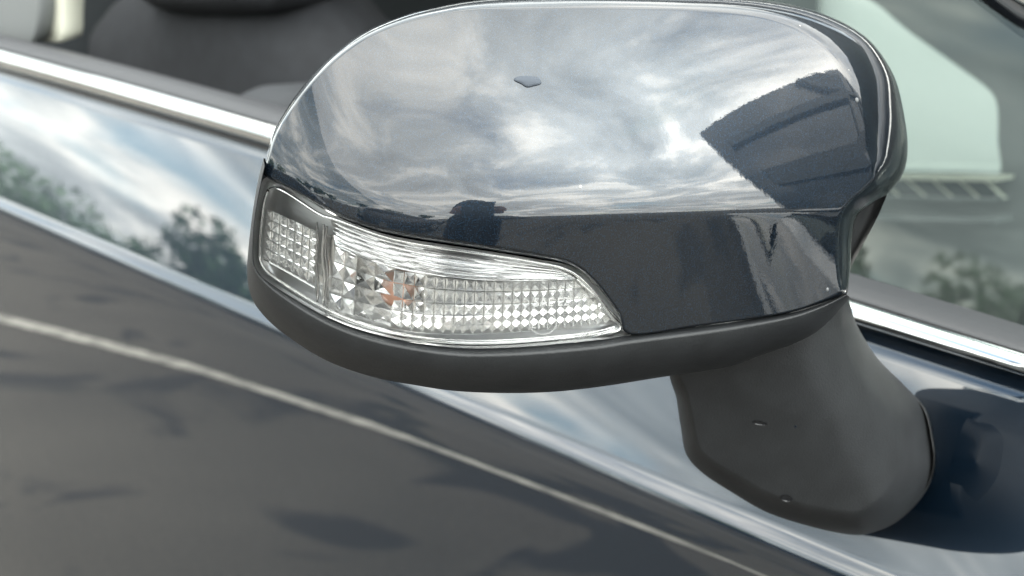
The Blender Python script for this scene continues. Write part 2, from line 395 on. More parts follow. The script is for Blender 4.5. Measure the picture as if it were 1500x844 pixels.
# end block of prisms, seven across and five down
q = ((388,304), (466,339), (461,419), (385,376))
for i in range(7):
    for j in range(5):
        P = lambda a, b: lerp(lerp(q[0], q[1], a/7), lerp(q[3], q[2], a/7), b/5)
        pyramid([P(i, j), P(i+1, j), P(i+1, j+1), P(i, j+1)], 0.0017, 0.007, PRISM)
# long block
topc = crom([(577,394),(620,402),(682,409),(760,411),(845,408),(930,404)], 100)
botc = crom([(577,480),(620,487),(682,489),(780,485),(860,478),(930,470)], 100)
us = [577]; step = 15.6
while us[-1] < 905:
    us.append(us[-1]+step); step = max(11.0, step-0.19)
fl = np.array([0, .23, .49, .70, .86, 1.0]); fr_ = np.array([0, .19, .41, .61, .80, 1.0])
def gp(u, j):
    k = min(1, max(0, (u-577)/330)); f = fl[j]*(1-k)+fr_[j]*k
    t = np.interp(u, topc[:, 0], topc[:, 1]); b_ = np.interp(u, botc[:, 0], botc[:, 1])
    return (u-6*f*(1-k), t+(b_-t)*f)
def diag(v): return 843+(v-407)*1.02
for i in range(len(us)-1):
    for j in range(5):
        c = [gp(us[i], j), gp(us[i+1], j), gp(us[i+1], j+1), gp(us[i], j+1)]
        if c[3][0] > diag(c[3][1])-5: continue
        c = [(min(p[0], diag(p[1])), p[1]) for p in c]
        pyramid(c, 0.0014, 0.007, PRISM if not (578 <= us[i] < 612 and j < 3) else CLEAR)
# coarse blown facets between the blocks
ul = [486, 503, 521, 547, 577]
def mp_(u, j):
    k = (u-486)/91; t = 360+(394-360)*k; b_ = 452+(480-452)*k
    return (u+(2-j)*2.5*(1-k), t+(b_-t)*j/4)
for i in range(4):
    for j in range(4):
        c = [mp_(ul[i], j), mp_(ul[i+1], j), mp_(ul[i+1], j+1), mp_(ul[i], j+1)]
        pyramid(c, random.uniform(0.0008, 0.0022), 0.007, CLEAR if i >= 2 else PRISM)
# vertical wavy flutes at the step
for k in range(6):
    u0 = 464+k*4.2
    pts = [(u0+6*math.sin(k)+0.2*i+1.3*math.sin(i*1.7+k), 326+k*3+i*(118+k)/6.0) for i in range(7)]
    tube_px('flute', pts, 2.1, 0.0065+0.0004*k, SILVER if k % 2 else SILVERR, lpart, n=60)
# ribbed upper reflector
tt = crom([(484,318),(520,334),(582,353),(703,372),(783,385),(826,394),(846,407)], 160)
tb = crom([(492,362),(530,378),(577,393),(640,404),(720,411),(790,411),(846,409)], 160)
rows = []
nr = 90
for i in range(nr):
    f = i/(nr-1)
    u = tt[:, 0]*(1-f)+tb[:, 0]*f; v = tt[:, 1]*(1-f)+tb[:, 1]*f
    s = np.linspace(0, 1, 160)
    wob = 0.00065*np.sin(2*math.pi*(6.0*f+0.35*np.sin(5*s)+0.8*s))+0.00030*np.sin(2*math.pi*(13*f-1.2*s+0.3*np.sin(9*s)))
    rows.append(W(u, v, face(u, v)+0.0045+0.006*(1-f)**2+wob*smooth(s*12)))
lpart(grid_obj('ribbed_reflector', np.array(rows), SILVERR))
# back reflector sheet, bulb
U3, V3, D3 = polar_patch(crom([(478,345),(577,393),(720,408),(850,408),(906,470),(780,485),(662,490),(577,482),(478,450)], 160, closed=True), (680, 445), face, np.linspace(0.02, 1, 30))
lpart(grid_obj('back_reflector', W(U3, V3, D3+0.0125), SILVER, wrap=True))
bm = bmesh.new(); bmesh.ops.create_uvsphere(bm, u_segments=24, v_segments=16, radius=1)
c = W(584., 424., face(584., 424.)+0.0098)
bmesh.ops.transform(bm, matrix=Matrix.Translation(Vector(c)) @ m3.to_4x4() @ Matrix.Diagonal((0.0062, 0.0062, 0.0025, 1)), verts=bm.verts)
lpart(bm_obj('bulb', bm, AMBER, sm=True))
# bottom bead lines of the lens
for k, (dv, rp) in enumerate(((4, 1.3), (9, 1.0), (13, 1.2))):
    tube_px('lens_ridge', [(480,455+dv),(523,472+dv),(582,486+dv),(662,494+dv),(743,494+dv),(850,486+dv*0.8),(900,477+dv*0.6)], rp, 0.003, SILVER, lpart, n=120)
tube_px('lens_ridge', [(386,379),(420,398),(462,422)], 2.0, 0.005, SILVER, lpart, n=40)
tube_px('lens_ridge', [(845,409),(875,437),(908,470)], 1.6, 0.004, SILVER, lpart, n=40)
# moulded approval lettering on the lens
FROST = simple('frosted_moulding', (0.36, 0.36, 0.355), 0.5)
def lens_text(s, u, v, hpx, ang):
    cu = bpy.data.curves.new('approval_mark', 'FONT'); cu.body = s; cu.size = hpx*MPX*1.38; cu.extrude = 0.00012
    cu.materials.append(FROST)
    tmp = bpy.data.objects.new('approval_mark_curve', cu); me = bpy.data.meshes.new_from_object(tmp)
    bpy.data.objects.remove(tmp); o = link(bpy.data.objects.new('approval_mark', me))
    g = 6.0
    X = W(u+g, v+g*math.tan(ang), face(u+g, v+g*math.tan(ang)))-W(u-g, v-g*math.tan(ang), face(u-g, v-g*math.tan(ang)))
    Y = W(u, v-g, face(u, v-g))-W(u, v+g, face(u, v+g))
    X /= np.linalg.norm(X); Z = np.cross(X, Y); Z /= np.linalg.norm(Z); Y = np.cross(Z, X)
    p = W(u, v, face(u, v)-0.0009)
    o.matrix_basis = Matrix([[X[i], Y[i], Z[i], p[i]] for i in range(3)]+[[0,0,0,1]])
    o.parent = lamp; o.matrix_parent_inverse = Matrix.Translation(-Vector(lamp.location))
lens_text('SAE E2', 782, 449, 13, -0.03)
lens_text('E11', 778, 481, 11, -0.06)
lens_text('02 201', 850, 492, 6.5, -0.12)
a = np.linspace(0, 2*math.pi, 24, endpoint=False)
tube_px('approval_ring', [(795+20*math.cos(t), 473+17*math.sin(t)) for t in a], 0.5, -0.0009, FROST, lpart, closed=True, n=60, seg=6)

# ================================================================ THE CAR
car = empty('car', (-0.3, 0.9, 0.0), 'dark navy car whose door, window and chrome belt fill the background', 'car')
cpart = lambda o: part(o, car)
# door skin lofted through lines running along the car
def line(pts, y, n=120): 
    P = crom(pts, n); return on_y(P[:, 0], P[:, 1], y)
def xz(pts, y):
    """line of the car side as z over x, from pixels on the plane y"""
    P = line(pts, y); i = np.argsort(P[:, 0]); return P[i, 0], P[i, 2]
XS = np.linspace(-1.35, 0.95, 231)
def ext(pts, y, dege=2):
    x, z = xz(pts, y); c = np.polyfit(x, z, dege); return np.polyval(c, XS)
zbelt = ext([(0,104),(200,160),(395,218),(1262,482),(1500,564)], 0.038)
zcr = ext([(0,297),(168,372),(360,452),(640,575),(860,662),(1060,757),(1290,845)], 0.004)
rows = []
def row(y, z): rows.append(np.stack([XS, np.full_like(XS, 0)+y, z], 1))
row(0.050, zbelt+0.004); row(0.041, zbelt-0.0005); row(0.0385, zbelt-0.004)
for f in np.linspace(0.06, 0.93, 26):
    z = zbelt+(zcr-zbelt)*f
    row(0.0375-0.0355*(0.70*f**0.5*f**0.35+0.30*f) if False else 0.0375-(0.0375*f-0.001*f*f), z)
y0 = 0.0375-(0.0375-0.001)
for dz, dy in ((-0.0035, 0.0012), (-0.001, -0.0010), (0.0015, -0.0022), (0.004, -0.0027), (0.007, -0.0031), (0.012, -0.0036), (0.02, -0.0040), (0.035, -0.0044), (0.06, -0.0046), (0.09, -0.0046), (0.13, -0.0046), (0.18, -0.0043), (0.25, -0.0032), (0.35, 0.001), (0.5, 0.014), (0.62, 0.04)):
    row(y0+dy, zcr-dz)
door = cpart(grid_obj('door_skin', np.array(rows), NAVYD))
# chrome belt strip, rubber seal
def strip(name, top, bot, yt, yb, bulge, mat, n=14):
    zt = ext(top, yt); zb = ext(bot, yb); R = []
    R.append(np.stack([XS, np.full_like(XS, yt+0.012), zt], 1))
    for i in range(n):
        f = i/(n-1); bl = bulge*math.sin(math.pi*f)**0.6
        R.append(np.stack([XS, np.full_like(XS, yt*(1-f)+yb*f-bl), zt*(1-f)+zb*f], 1))
    R.append(np.stack([XS, np.full_like(XS, yb+0.012), zb], 1))
    k = XS < 0.24
    return cpart(grid_obj(name, np.array(R)[:, k], mat))
strip('chrome_belt_strip', [(0,73),(200,126),(395,182),(1245,437),(1500,522)], [(0,99),(200,154),(395,213),(1255,473),(1500,556)], 0.040, 0.037, 0.005, CHROME)
strip('belt_seal', [(0,58),(200,105),(410,163),(1248,412),(1500,486)], [(0,72),(200,125),(395,181),(1245,436),(1500,521)], 0.052, 0.041, 0.004, RUBBER)
# fixed quarter glass ahead of the lowered main window
def plane_y(z): return 0.062+(z-0.92)*0.10
qg = []
zs = ext([(0,58),(200,105),(410,163),(1248,412),(1500,486)], 0.052)
ix = [i for i in range(len(XS)) if -0.24 < XS[i] < 0.62]
def frame_z(x): return np.interp(x, [-1.35, -0.6, -0.25, -0.016, 0.009, 0.25, 0.45, 0.62], [1.38, 1.32, 1.19, 1.066, 1.0525, 0.955, 0.905, 0.89])
rows = []
for f in np.linspace(0, 1, 14):
    z0 = zs[ix]-0.015; z1 = np.maximum(frame_z(XS[ix])+0.004, z0+0.01)
    z = z0+(z1-z0)*f
    rows.append(np.stack([XS[ix], 0.062+(z-0.92)*0.20, z], 1))
cpart(grid_obj('quarter_glass', np.array(rows), WGLASS))
bm = bmesh.new()
zq = np.interp(-0.24, XS, zs)
box(bm, (-0.262, 0.056, zq-0.03), (-0.236, 0.085, float(frame_z(-0.25)))); cpart(bm_obj('quarter_glass_post', bm, RUBBER, bevel=0.003))
# window frame and roof rail above: black rubber, chrome lip, painted pillar
def sweep(name, xs, off, mat):
    """cross-section off = list of (dy, dz) swept along the frame line"""
    R = []
    z = frame_z(xs)
    for dy, dz in off: R.append(np.stack([xs, 0.062+(z-0.92)*0.20+dy+np.maximum(0, z-0.95)*0.12, z+dz], 1))
    return cpart(grid_obj(name, np.array(R), mat))
xs = np.linspace(-1.3, 0.60, 120)
sweep('window_frame_seal', xs, [(0.02,-0.003),(-0.004,-0.002),(-0.008,0.004),(-0.008,0.010),(-0.006,0.013)], GLOSSBLACK)
sweep('window_frame_chrome', np.linspace(-1.3, 0.14, 100), [(-0.004,0.013),(-0.011,0.0135),(-0.013,0.017),(-0.011,0.022),(-0.004,0.024)], CHROME)
sweep('windscreen_pillar', xs, [(0.0,0.023),(-0.008,0.025),(-0.006,0.045),(0.01,0.065),(0.05,0.08),(0.09,0.085),(0.10,0.05)], NAVYD)
# windscreen, bonnet, wing, roof (they show in the mirror's shell)
rows = []
for f in np.linspace(0, 1, 16):
    x = 0.72-1.02*f; z = 0.955+0.46*f-0.05*(f-0.5)**2
    yy = np.linspace(0.12+0.16*f, 1.68-0.16*f, 20); bow = 0.16*(1-((yy-0.9)/0.8)**2)
    rows.append(np.stack([x+bow, yy, np.full_like(yy, z)], 1))
cpart(grid_obj('windscreen', np.array(rows), WGLASS))
# bonnet propped open, its ribbed underside towards the windscreen
TH = rad(70); bc, bs = math.cos(TH), math.sin(TH)
def bonnet_pt(f, g, off=0.0):
    y = 0.10+1.60*g; e = 2*g-1
    a = 1.32*f*(1-0.21*e*e); n_ = -0.05*e**4-0.05*f*f+off
    return (0.74+a*bc-n_*bs, y, 0.985+a*bs+n_*bc)
def bonnet_sheet(off, f0, f1, g0, g1, nf=14, ng=24):
    return np.array([[bonnet_pt(f0+(f1-f0)*i/(nf-1), g0+(g1-g0)*k/(ng-1), off) for k in range(ng)] for i in range(nf)])
def solid(name, A, B, mat):
    nr, nc = A.shape[:2]; k = nr*nc
    f = grid_faces(nr, nc)+grid_faces(nr, nc, flip=True, off=k)
    loop = [(0, c) for c in range(nc)]+[(r, nc-1) for r in range(1, nr)]+[(nr-1, c) for c in range(nc-2, -1, -1)]+[(r, 0) for r in range(nr-2, 0, -1)]
    ids = [r*nc+c for r, c in loop]
    f += [(ids[q], ids[(q+1) % len(ids)], ids[(q+1) % len(ids)]+k, ids[q]+k) for q in range(len(ids))]
    return mesh_obj(name, np.concatenate([A.reshape(-1, 3), B.reshape(-1, 3)]), f, mat, None, False)
bon = cpart(solid('bonnet', bonnet_sheet(0, 0, 1, 0, 1), bonnet_sheet(-0.02, 0, 1, 0, 1), NAVYD))
def bsub(o):
    o.parent = bon; o.matrix_parent_inverse = Matrix.Identity(4); return o
RIB = simple('bonnet_rib_grey', (0.10, 0.11, 0.12), 0.35)
for (f0, f1, g0, g1) in ((0.02, 0.98, 0.30, 0.36), (0.02, 0.98, 0.64, 0.70), (0.30, 0.44, 0.03, 0.97), (0.70, 0.76, 0.03, 0.97)):
    bsub(solid('bonnet_rib', bonnet_sheet(0.022, f0, f1, g0, g1, 6, 10), bonnet_sheet(0.001, f0, f1, g0, g1, 6, 10), RIB))
# wing and engine bay cover under the open bonnet
rows = []
for f in np.linspace(0, 1, 16):
    x = 0.62+1.15*f; zt = 0.90-0.10*f-0.10*f**4
    rows.append([(x, 0.14, zt-0.03), (x, 0.10, zt), (x, 0.06, zt-0.01), (x, 0.02, zt-0.05), (x, 0.0, zt-0.14), (x, 0.0, 0.45)])
cpart(grid_obj('front_wing', np.array(rows), NAVYD))
bm = bmesh.new(); box(bm, (0.72, 0.13, 0.5), (1.7, 1.67, 0.70)); cpart(bm_obj('engine_cover', bm, DASH, bevel=0.03))
rows = []
for f in np.linspace(0, 1, 12):
    x = -0.30-1.2*f; yy = np.linspace(0.30, 1.50, 20)
    rows.append(np.stack([np.full_like(yy, x), yy, 1.42+0.06*(1-((yy-0.9)/0.62)**2)-0.05*f*f], 1))
cpart(grid_obj('roof', np.array(rows), NAVYD))

# interior -------------------------------------------------------
def slab(name, px, y0, y1, mat, n=90, puff=0.03, closed=True, centre=None):
    """cushion: outline seen at plane y0, rounded front, back at y1"""
    P = crom(px, n, closed=True); c = np.array(centre or P.mean(0)); F = on_y(P[:, 0], P[:, 1], y0); cc = on_y(*c, y0)
    rings = []
    for s in (0.02, 0.3, 0.55, 0.75, 0.88, 0.95, 0.985, 1.0):
        r = cc+(F-cc)*s; r[:, 1] = y0+puff*(s**6); rings.append(r)
    r = F.copy(); r[:, 1] = y1; rings.append(r)
    r = cc+(F-cc)*0.9; r[:, 1] = y1+0.02; rings.append(r)
    G = np.array(rings); nr, nc = G.shape[:2]
    return cpart(mesh_obj(name, G.reshape(-1, 3), grid_faces(nr, nc, True)+[tuple(range(nc))[::-1], tuple((nr-1)*nc+i for i in range(nc))], mat))
slab('seat_back', [(80,60),(95,25),(125,-8),(180,-30),(270,-40),(350,-32),(395,-5),(432,35),(460,80),(478,130),(486,200),(470,260),(200,260),(90,180)], 0.30, 0.42, SEAT, puff=0.06)
slab('head_restraint', [(165,-120),(168,-20),(178,8),(215,20),(290,23),(340,18),(358,2),(366,-40),(366,-120)], 0.26, 0.36, SEAT, puff=0.04)
slab('seat_bolster', [(300,190),(312,150),(340,130),(375,128),(398,145),(408,200),(400,250),(310,250)], 0.20, 0.36, SEATL, puff=0.03)
slab('pillar_trim', [(-60,-80),(36,-80),(40,62),(-60,40)], 0.075, 0.085, GREYINT, puff=0.004)
slab('pillar_edge', [(44,-80),(84,-80),(86,30),(84,58),(78,62),(48,60),(44,50)], 0.10, 0.108, TRIMC, puff=0.004)
# far side of the cabin with its window opening
yf = 1.42
op = crom([(1130,-40),(1258,-6),(1330,48),(1400,98),(1440,128),(1456,152),(1457,205),(1456,258),(1380,257),(1100,250),(900,240),(860,120),(900,-30)], 120, closed=True)
F = on_y(op[:, 0], op[:, 1], yf); cc = F.mean(0)
rings = []
for s, dy in ((1.0, 0.08), (1.0, 0.012), (1.012, 0.0), (1.6, 0.0), (4.0, 0.02)):
    r = cc+(F-cc)*s; r[:, 1] = yf+dy; r[:, 2] = np.clip(r[:, 2], 0.3, 1.42); r[:, 0] = np.clip(r[:, 0], -2.2, 0.8); rings.append(r)
cpart(grid_obj('far_door_panel', np.array(rings), GREYINT, wrap=True, sm=False))
F2 = F.copy(); F2[:, 1] = yf+0.05
cpart(mesh_obj('far_window_glass', F2, [tuple(range(len(F2)))], WGLASS, shade_smooth=False))
# light ledge and ribbed grille under the far window
for (v0, v1, yy, mt) in ((259, 264, 1.36, TRIMC), (289, 293, 1.36, GREYINT), (319, 325, 1.34, GREYINT)):
    A = on_y(np.array([1180., 1457.]), np.array([v0-4., v0+2.]), yy); B = on_y(np.array([1180., 1457.]), np.array([v1-4., v1+2.]), yy)
    A2, B2 = A.copy(), B.copy(); A2[:, 1] += 0.05; B2[:, 1] += 0.05
    vv = [*A, *B, *A2, *B2]
    cpart(mesh_obj('ledge', vv, [(0,1,3,2), (4,6,7,5), (0,4,5,1), (2,3,7,6), (0,2,6,4), (1,5,7,3)], mt, shade_smooth=False))
A = on_y(np.array([1180., 1457., 1457., 1180.]), np.array([262., 268., 292., 286.]), 1.375)
cpart(mesh_obj('grille_panel', A, [(0,1,2,3)], DASH, shade_smooth=False))
for k in range(6):
    u = 1250+38*k
    P = on_y(np.array([u, u+2, u+32, u+30]), np.array([264., 264., 291., 291.]), 1.368)
    P2 = P.copy(); P2[:, 1] += 0.006
    cpart(mesh_obj('grille_slat', [*P, *P2], [(0,1,2,3), (7,6,5,4), (0,4,5,1), (1,5,6,2), (2,6,7,3), (3,7,4,0)], TRIMC, shade_smooth=False))
bm = bmesh.new(); box(bm, (-1.6, 0.09, 0.30), (0.62, 1.5, 0.50)); cpart(bm_obj('cabin_floor', bm, DASH))
bm = bmesh.new(); box(bm, (-1.75, 0.09, 0.45), (-1.6, 1.5, 1.36)); cpart(bm_obj('rear_bulkhead', bm, DASH))
bm = bmesh.new(); box(bm, (0.15, 0.10, 0.45), (0.70, 1.5, 0.86)); cpart(bm_obj('dashboard', bm, DASH, bevel=0.06))
# steering wheel (lower part shows behind the shell)
bm = bmesh.new()
bmesh.ops.create_circle(bm, segments=8, radius=0.016, matrix=Matrix.Translation((0.18, 0, 0)) @ Matrix.Rotation(math.pi/2, 4, 'X'))
bmesh.ops.spin(bm, geom=bm.verts[:]+bm.edges[:], cent=(0,0,0), axis=(0,0,1), angle=2*math.pi, steps=40, use_merge=True)
o = cpart(bm_obj('steering_wheel', bm, DASH, sm=True)); o.location = (0.06, 0.50, 0.66); o.rotation_euler = (0, rad(-65), 0)

# ================================================================ SURROUNDINGS SEEN IN THE REFLECTIONS
def asphalt():
    m, n, l, b = mat_new('asphalt')
    t = n.new('ShaderNodeTexCoord'); a = n.new('ShaderNodeTexNoise'); l.new(t.outputs['Object'], a.inputs['Vector']); a.inputs['Scale'].default_value = 0.9; a.inputs['Detail'].default_value = 6
    f = n.new('ShaderNodeTexNoise'); l.new(t.outputs['Object'], f.inputs['Vector']); f.inputs['Scale'].default_value = 90; f.inputs['Detail'].default_value = 5
    mx = n.new('ShaderNodeMath'); mx.operation = 'MULTIPLY'; l.new(a.outputs['Fac'], mx.inputs[0]); l.new(f.outputs['Fac'], mx.inputs[1])
    r = n.new('ShaderNodeValToRGB'); l.new(mx.outputs[0], r.inputs[0]); e = r.color_ramp.elements
    e[0].position = 0.12; e[0].color = (0.040, 0.036, 0.031, 1); e[1].position = 0.36; e[1].color = (0.098, 0.088, 0.075, 1)
    # oil and tar stains
    st = n.new('ShaderNodeTexNoise'); l.new(t.outputs['Object'], st.inputs['Vector']); st.inputs['Scale'].default_value = 1.6; st.inputs['Detail'].default_value = 3; st.inputs['Distortion'].default_value = 1.2
    sr = n.new('ShaderNodeMapRange'); l.new(st.outputs['Fac'], sr.inputs[0]); sr.inputs[1].default_value = 0.57; sr.inputs[2].default_value = 0.63
    mc = n.new('ShaderNodeMix'); mc.data_type = 'RGBA'; l.new(sr.outputs[0], mc.inputs['Factor']); l.new(r.outputs[0], mc.inputs['A']); mc.inputs['B'].default_value = (0.02, 0.02, 0.021, 1)
    l.new(mc.outputs['Result'], b.inputs['Base Color']); b.inputs['Roughness'].default_value = 0.85
    return m
bm = bmesh.new(); bmesh.ops.create_grid(bm, x_segments=2, y_segments=2, size=600)
g = bm_obj('car_park_ground', bm, asphalt()); tag(g, 'grey asphalt of the car park', 'ground', kind='structure')
WHITE = simple('road_paint', (0.44, 0.42, 0.37), 0.7, var=0.5, bscale=260)
def marking(x0, x1, y0, y1):
    bm = bmesh.new()
    vs = [bm.verts.new(p) for p in ((x0,y0,.004),(x1,y0,.004),(x1,y1,.004),(x0,y1,.004))]; bm.faces.new(vs)
    o = bm_obj('bay_line', bm, WHITE); o.parent = g
bm = bmesh.new()
bm.faces.new([bm.verts.new(p) for p in ((-6.0, -0.50, .004), (2.4, -2.77, .004), (2.4, -2.705, .004), (-6.0, -0.435, .004))][::1])
o = bm_obj('bay_line', bm, WHITE); o.parent = g
for k in range(-5, 5): marking(k*2.6-0.05, k*2.6+0.05, -11.5, -6.5)

# parked cars opposite: one built with its parts, the others copied from it
def parked_car(colmat):
    parts = []
    st = [(-2.1,.45,.62,.62,.70),(-2.05,.30,.90,.95,.78),(-1.8,.24,.98,1.22,.84),(-1.3,.24,1.0,1.46,.87),(-.6,.24,.98,1.52,.88),(0.1,.24,.96,1.50,.88),(.55,.24,.94,1.30,.88),(1.0,.24,.92,1.02,.87),(1.5,.26,.84,.90,.85),(1.95,.30,.72,.76,.76),(2.1,.42,.60,.60,.66)]
    xs = [s[0] for s in st]; X = np.linspace(-2.1, 2.1, 50); f = lambda k: np.interp(X, xs, [s[k] for s in st])
    zb, zw, zr, w = f(1), f(2), f(3), f(4); rows = []
    rw = np.where(zr-zw > 0.06, w-0.40*np.clip(zr-zw, 0, 0.6), w*0.9)
    prof = [(-0.0, zb), (w*0.96, zb), (w, zb+0.15*(zw-zb)), (w, zb+0.7*(zw-zb)), (w*0.97, zw), (rw, zr-0.03), (rw*0.85, zr), (0*w, zr+0.02)]
    P = [(y+0*X, z+0*X) for y, z in prof]; P = P+[(-y, z) for y, z in P[::-1][1:]]
    parts.append(grid_obj('body', np.array([np.stack([X, y, z], 1) for y, z in P]), colmat))
    for s in (1, -1):
        m_ = (zr-zw) > 0.2; q = np.where(m_)[0]
        lo = np.stack([X[q], s*(w[q]*0.97-0.10*(rw[q]*0-0+0.4*0.12)+0.006), zw[q]+0.05], 1); 
        k = 0.86; hi = np.stack([X[q], s*((w[q]*0.97)*(1-k)+rw[q]*k+0.010), zw[q]*(1-k)+(zr[q]-0.03)*k], 1)
        parts.append(grid_obj('side_window', np.array([lo, hi]), GLOSSBLACK))
        for x in (-1.3, 1.3):
            bm = bmesh.new(); bmesh.ops.create_cone(bm, cap_ends=True, segments=28, radius1=.31, radius2=.31, depth=.2, matrix=Matrix.Translation((x, s*.80, .31)) @ Matrix.Rotation(math.pi/2, 4, 'X'))
            tyre = bm_obj('tyre', bm, RUBBER, bevel=0.03); parts.append(tyre)
            bm = bmesh.new(); bmesh.ops.create_cone(bm, cap_ends=True, segments=24, radius1=.20, radius2=.17, depth=.03, matrix=Matrix.Translation((x, s*.905, .31)) @ Matrix.Rotation(math.pi/2*s, 4, 'X'))
            parts.append(bm_obj('wheel_rim', bm, SILVERR))
        bm = bmesh.new(); bmesh.ops.create_uvsphere(bm, u_segments=16, v_segments=8, radius=1, matrix=Matrix.Translation((1.93, s*.58, .68)) @ Matrix.Diagonal((.12, .16, .07, 1)))
        parts.append(bm_obj('headlight', bm, SILVERR, sm=True))
    bm = bmesh.new(); box(bm, (2.08, -.26, .42), (2.12, .26, .53)); parts.append(bm_obj('number_plate', bm, WHITE))
    return parts
DARK = paint('dark_parked_paint', (0.008, 0.012, 0.02), flake=False, coat_ior=1.5)
GREYP = paint('grey_parked_paint', (0.10, 0.10, 0.11), flake=False, coat_ior=1.5)
WHITEP = simple('added_van_white', (0.52, 0.53, 0.52), 0.25)
specs = [(-17.5,-6.2,0,DARK,'dark parked hatchback mirrored farthest back along the door crease'),(-12.6,-5.9,0,DARK,'dark parked car mirrored in the door below the tree tops'),
         (-7.6,-6.0,0,DARK,'dark parked car mirrored in the door beside the mirror end'),(-2.4,-6.3,0,DARK,'black parked car mirrored in the shell above the lamp'),
         (3.4,-6.6,0,GREYP,'grey parked car mirrored in the shell beside the photographer'),(8.6,-6.2,0,DARK,'black parked car mirrored at the inner end of the band')]
proto = None
for (x, y, rz, mt, lab) in specs:
    e = empty('parked_car', (0, 0, 0), lab, 'car', 'cars parked across the car park')
    if proto is None:
        proto = parked_car(mt); ps = proto
    else:
        ps = []
        for o in proto:
            c = o.copy(); COL.objects.link(c); ps.append(c)
            if c.name.startswith('body'):
                c.data = c.data.copy(); c.data.materials[0] = mt
    for o in ps: o.parent = e
    e.location = (x, y, 0); e.rotation_euler = (0, 0, rad(rz))
# pale van added beyond the car to brighten the far window view
e = empty('added_van', (-1.6, 3.3, 0), 'pale panel van added to brighten the view through the far window', 'van')
bm = bmesh.new(); box(bm, (-2.4, -0.9, 0.3), (2.4, 0.9, 2.1)); bm_obj('body', bm, WHITEP, e, bevel=0.12)
for x in (-1.5, 1.5):
    for s in (1, -1):
        bm = bmesh.new(); bmesh.ops.create_cone(bm, cap_ends=True, segments=28, radius1=.33, radius2=.33, depth=.22, matrix=Matrix.Translation((x, s*.82, .33)) @ Matrix.Rotation(math.pi/2, 4, 'X'))
        bm_obj('wheel', bm, RUBBER, e, bevel=0.03)

# trees along the edge of the car park
LEAF = simple('leaf', (0.055, 0.12, 0.045), 0.6, var=0.4, bscale=30); BARK = simple('bark', (0.07, 0.055, 0.04), 0.9)
def crown_mesh(seed, n=2600):
    r = random.Random(seed); v = []; f = []
    lobes = [(r.gauss(0, .9), r.gauss(0, .9), r.uniform(2.6, 6.4), r.uniform(.8, 1.7)) for _ in range(13)]
    for _ in range(n):
        lx, ly, lz, lr = r.choice(lobes); d = Vector((r.gauss(0,1), r.gauss(0,1), r.gauss(0,1))).normalized()*lr*r.uniform(.55, 1)**.5
        c = Vector((lx, ly, lz))+d; a = Vector((r.gauss(0,1), r.gauss(0,1), r.gauss(0,1))).normalized(); b_ = a.orthogonal().normalized(); s = r.uniform(.10, .24)
        k = len(v); v += [c+a*s, c+b_*s*.7, c-a*s, c-b_*s*.7]; f.append((k, k+1, k+2, k+3))
    me = bpy.data.meshes.new('crown'); me.from_pydata([tuple(p) for p in v], [], f); me.materials.append(LEAF); return me
def trunk_mesh(seed):
    r = random.Random(seed); bm = bmesh.new()
    def limb(p, q, r0, r1):
        d = (q-p); rot = d.to_track_quat('Z', 'Y').to_matrix().to_4x4()
        bmesh.ops.create_cone(bm, cap_ends=True, segments=8, radius1=r0, radius2=r1, depth=d.length, matrix=Matrix.Translation((p+q)/2) @ rot)
    t = Vector((r.uniform(-.2,.2), r.uniform(-.2,.2), 3.0)); limb(Vector((0,0,-.1)), t, .24, .15)
    for _ in range(6): limb(t*r.uniform(.65, 1), t+Vector((r.uniform(-1.4,1.4), r.uniform(-1.4,1.4), r.uniform(1, 2.8))), .11, .03)
    me = bpy.data.meshes.new('trunk'); bm.to_mesh(me); bm.free(); me.materials.append(BARK); return me
crowns = [crown_mesh(s) for s in (1, 2, 3)]; trunks = [trunk_mesh(s) for s in (1, 2, 3)]
tree_spots = [(-52,-16,1.5),(-46,-20,1.35),(-42,-25,1.5),(-37,-29,1.3),(-33,-33,1.45),(-27,-36,1.2),(-22,-38,1.35),(-14,-40,1.0),(-10,-41,1.1),(-6,-42,1.15),(-3.2,-42,1.1),(1,-43,0.95),(12,-46,1.0),(22,-44,1.2),(30,-40,1.1)]
for i, (x, y, s) in enumerate(tree_spots):
    e = empty('tree', (x, y, 0), 'leafy green tree in the row mirrored above the lamp and door crease', 'tree', 'trees along the edge of the car park')
    e.scale = (s*.8, s*.8, s*random.uniform(.52, .66)*(1.35 if x > -30 else 1)); e.rotation_euler.z = random.uniform(0, 6)
    link(bpy.data.objects.new('crown', crowns[i % 3]), e); link(bpy.data.objects.new('trunk', trunks[i % 3]), e)

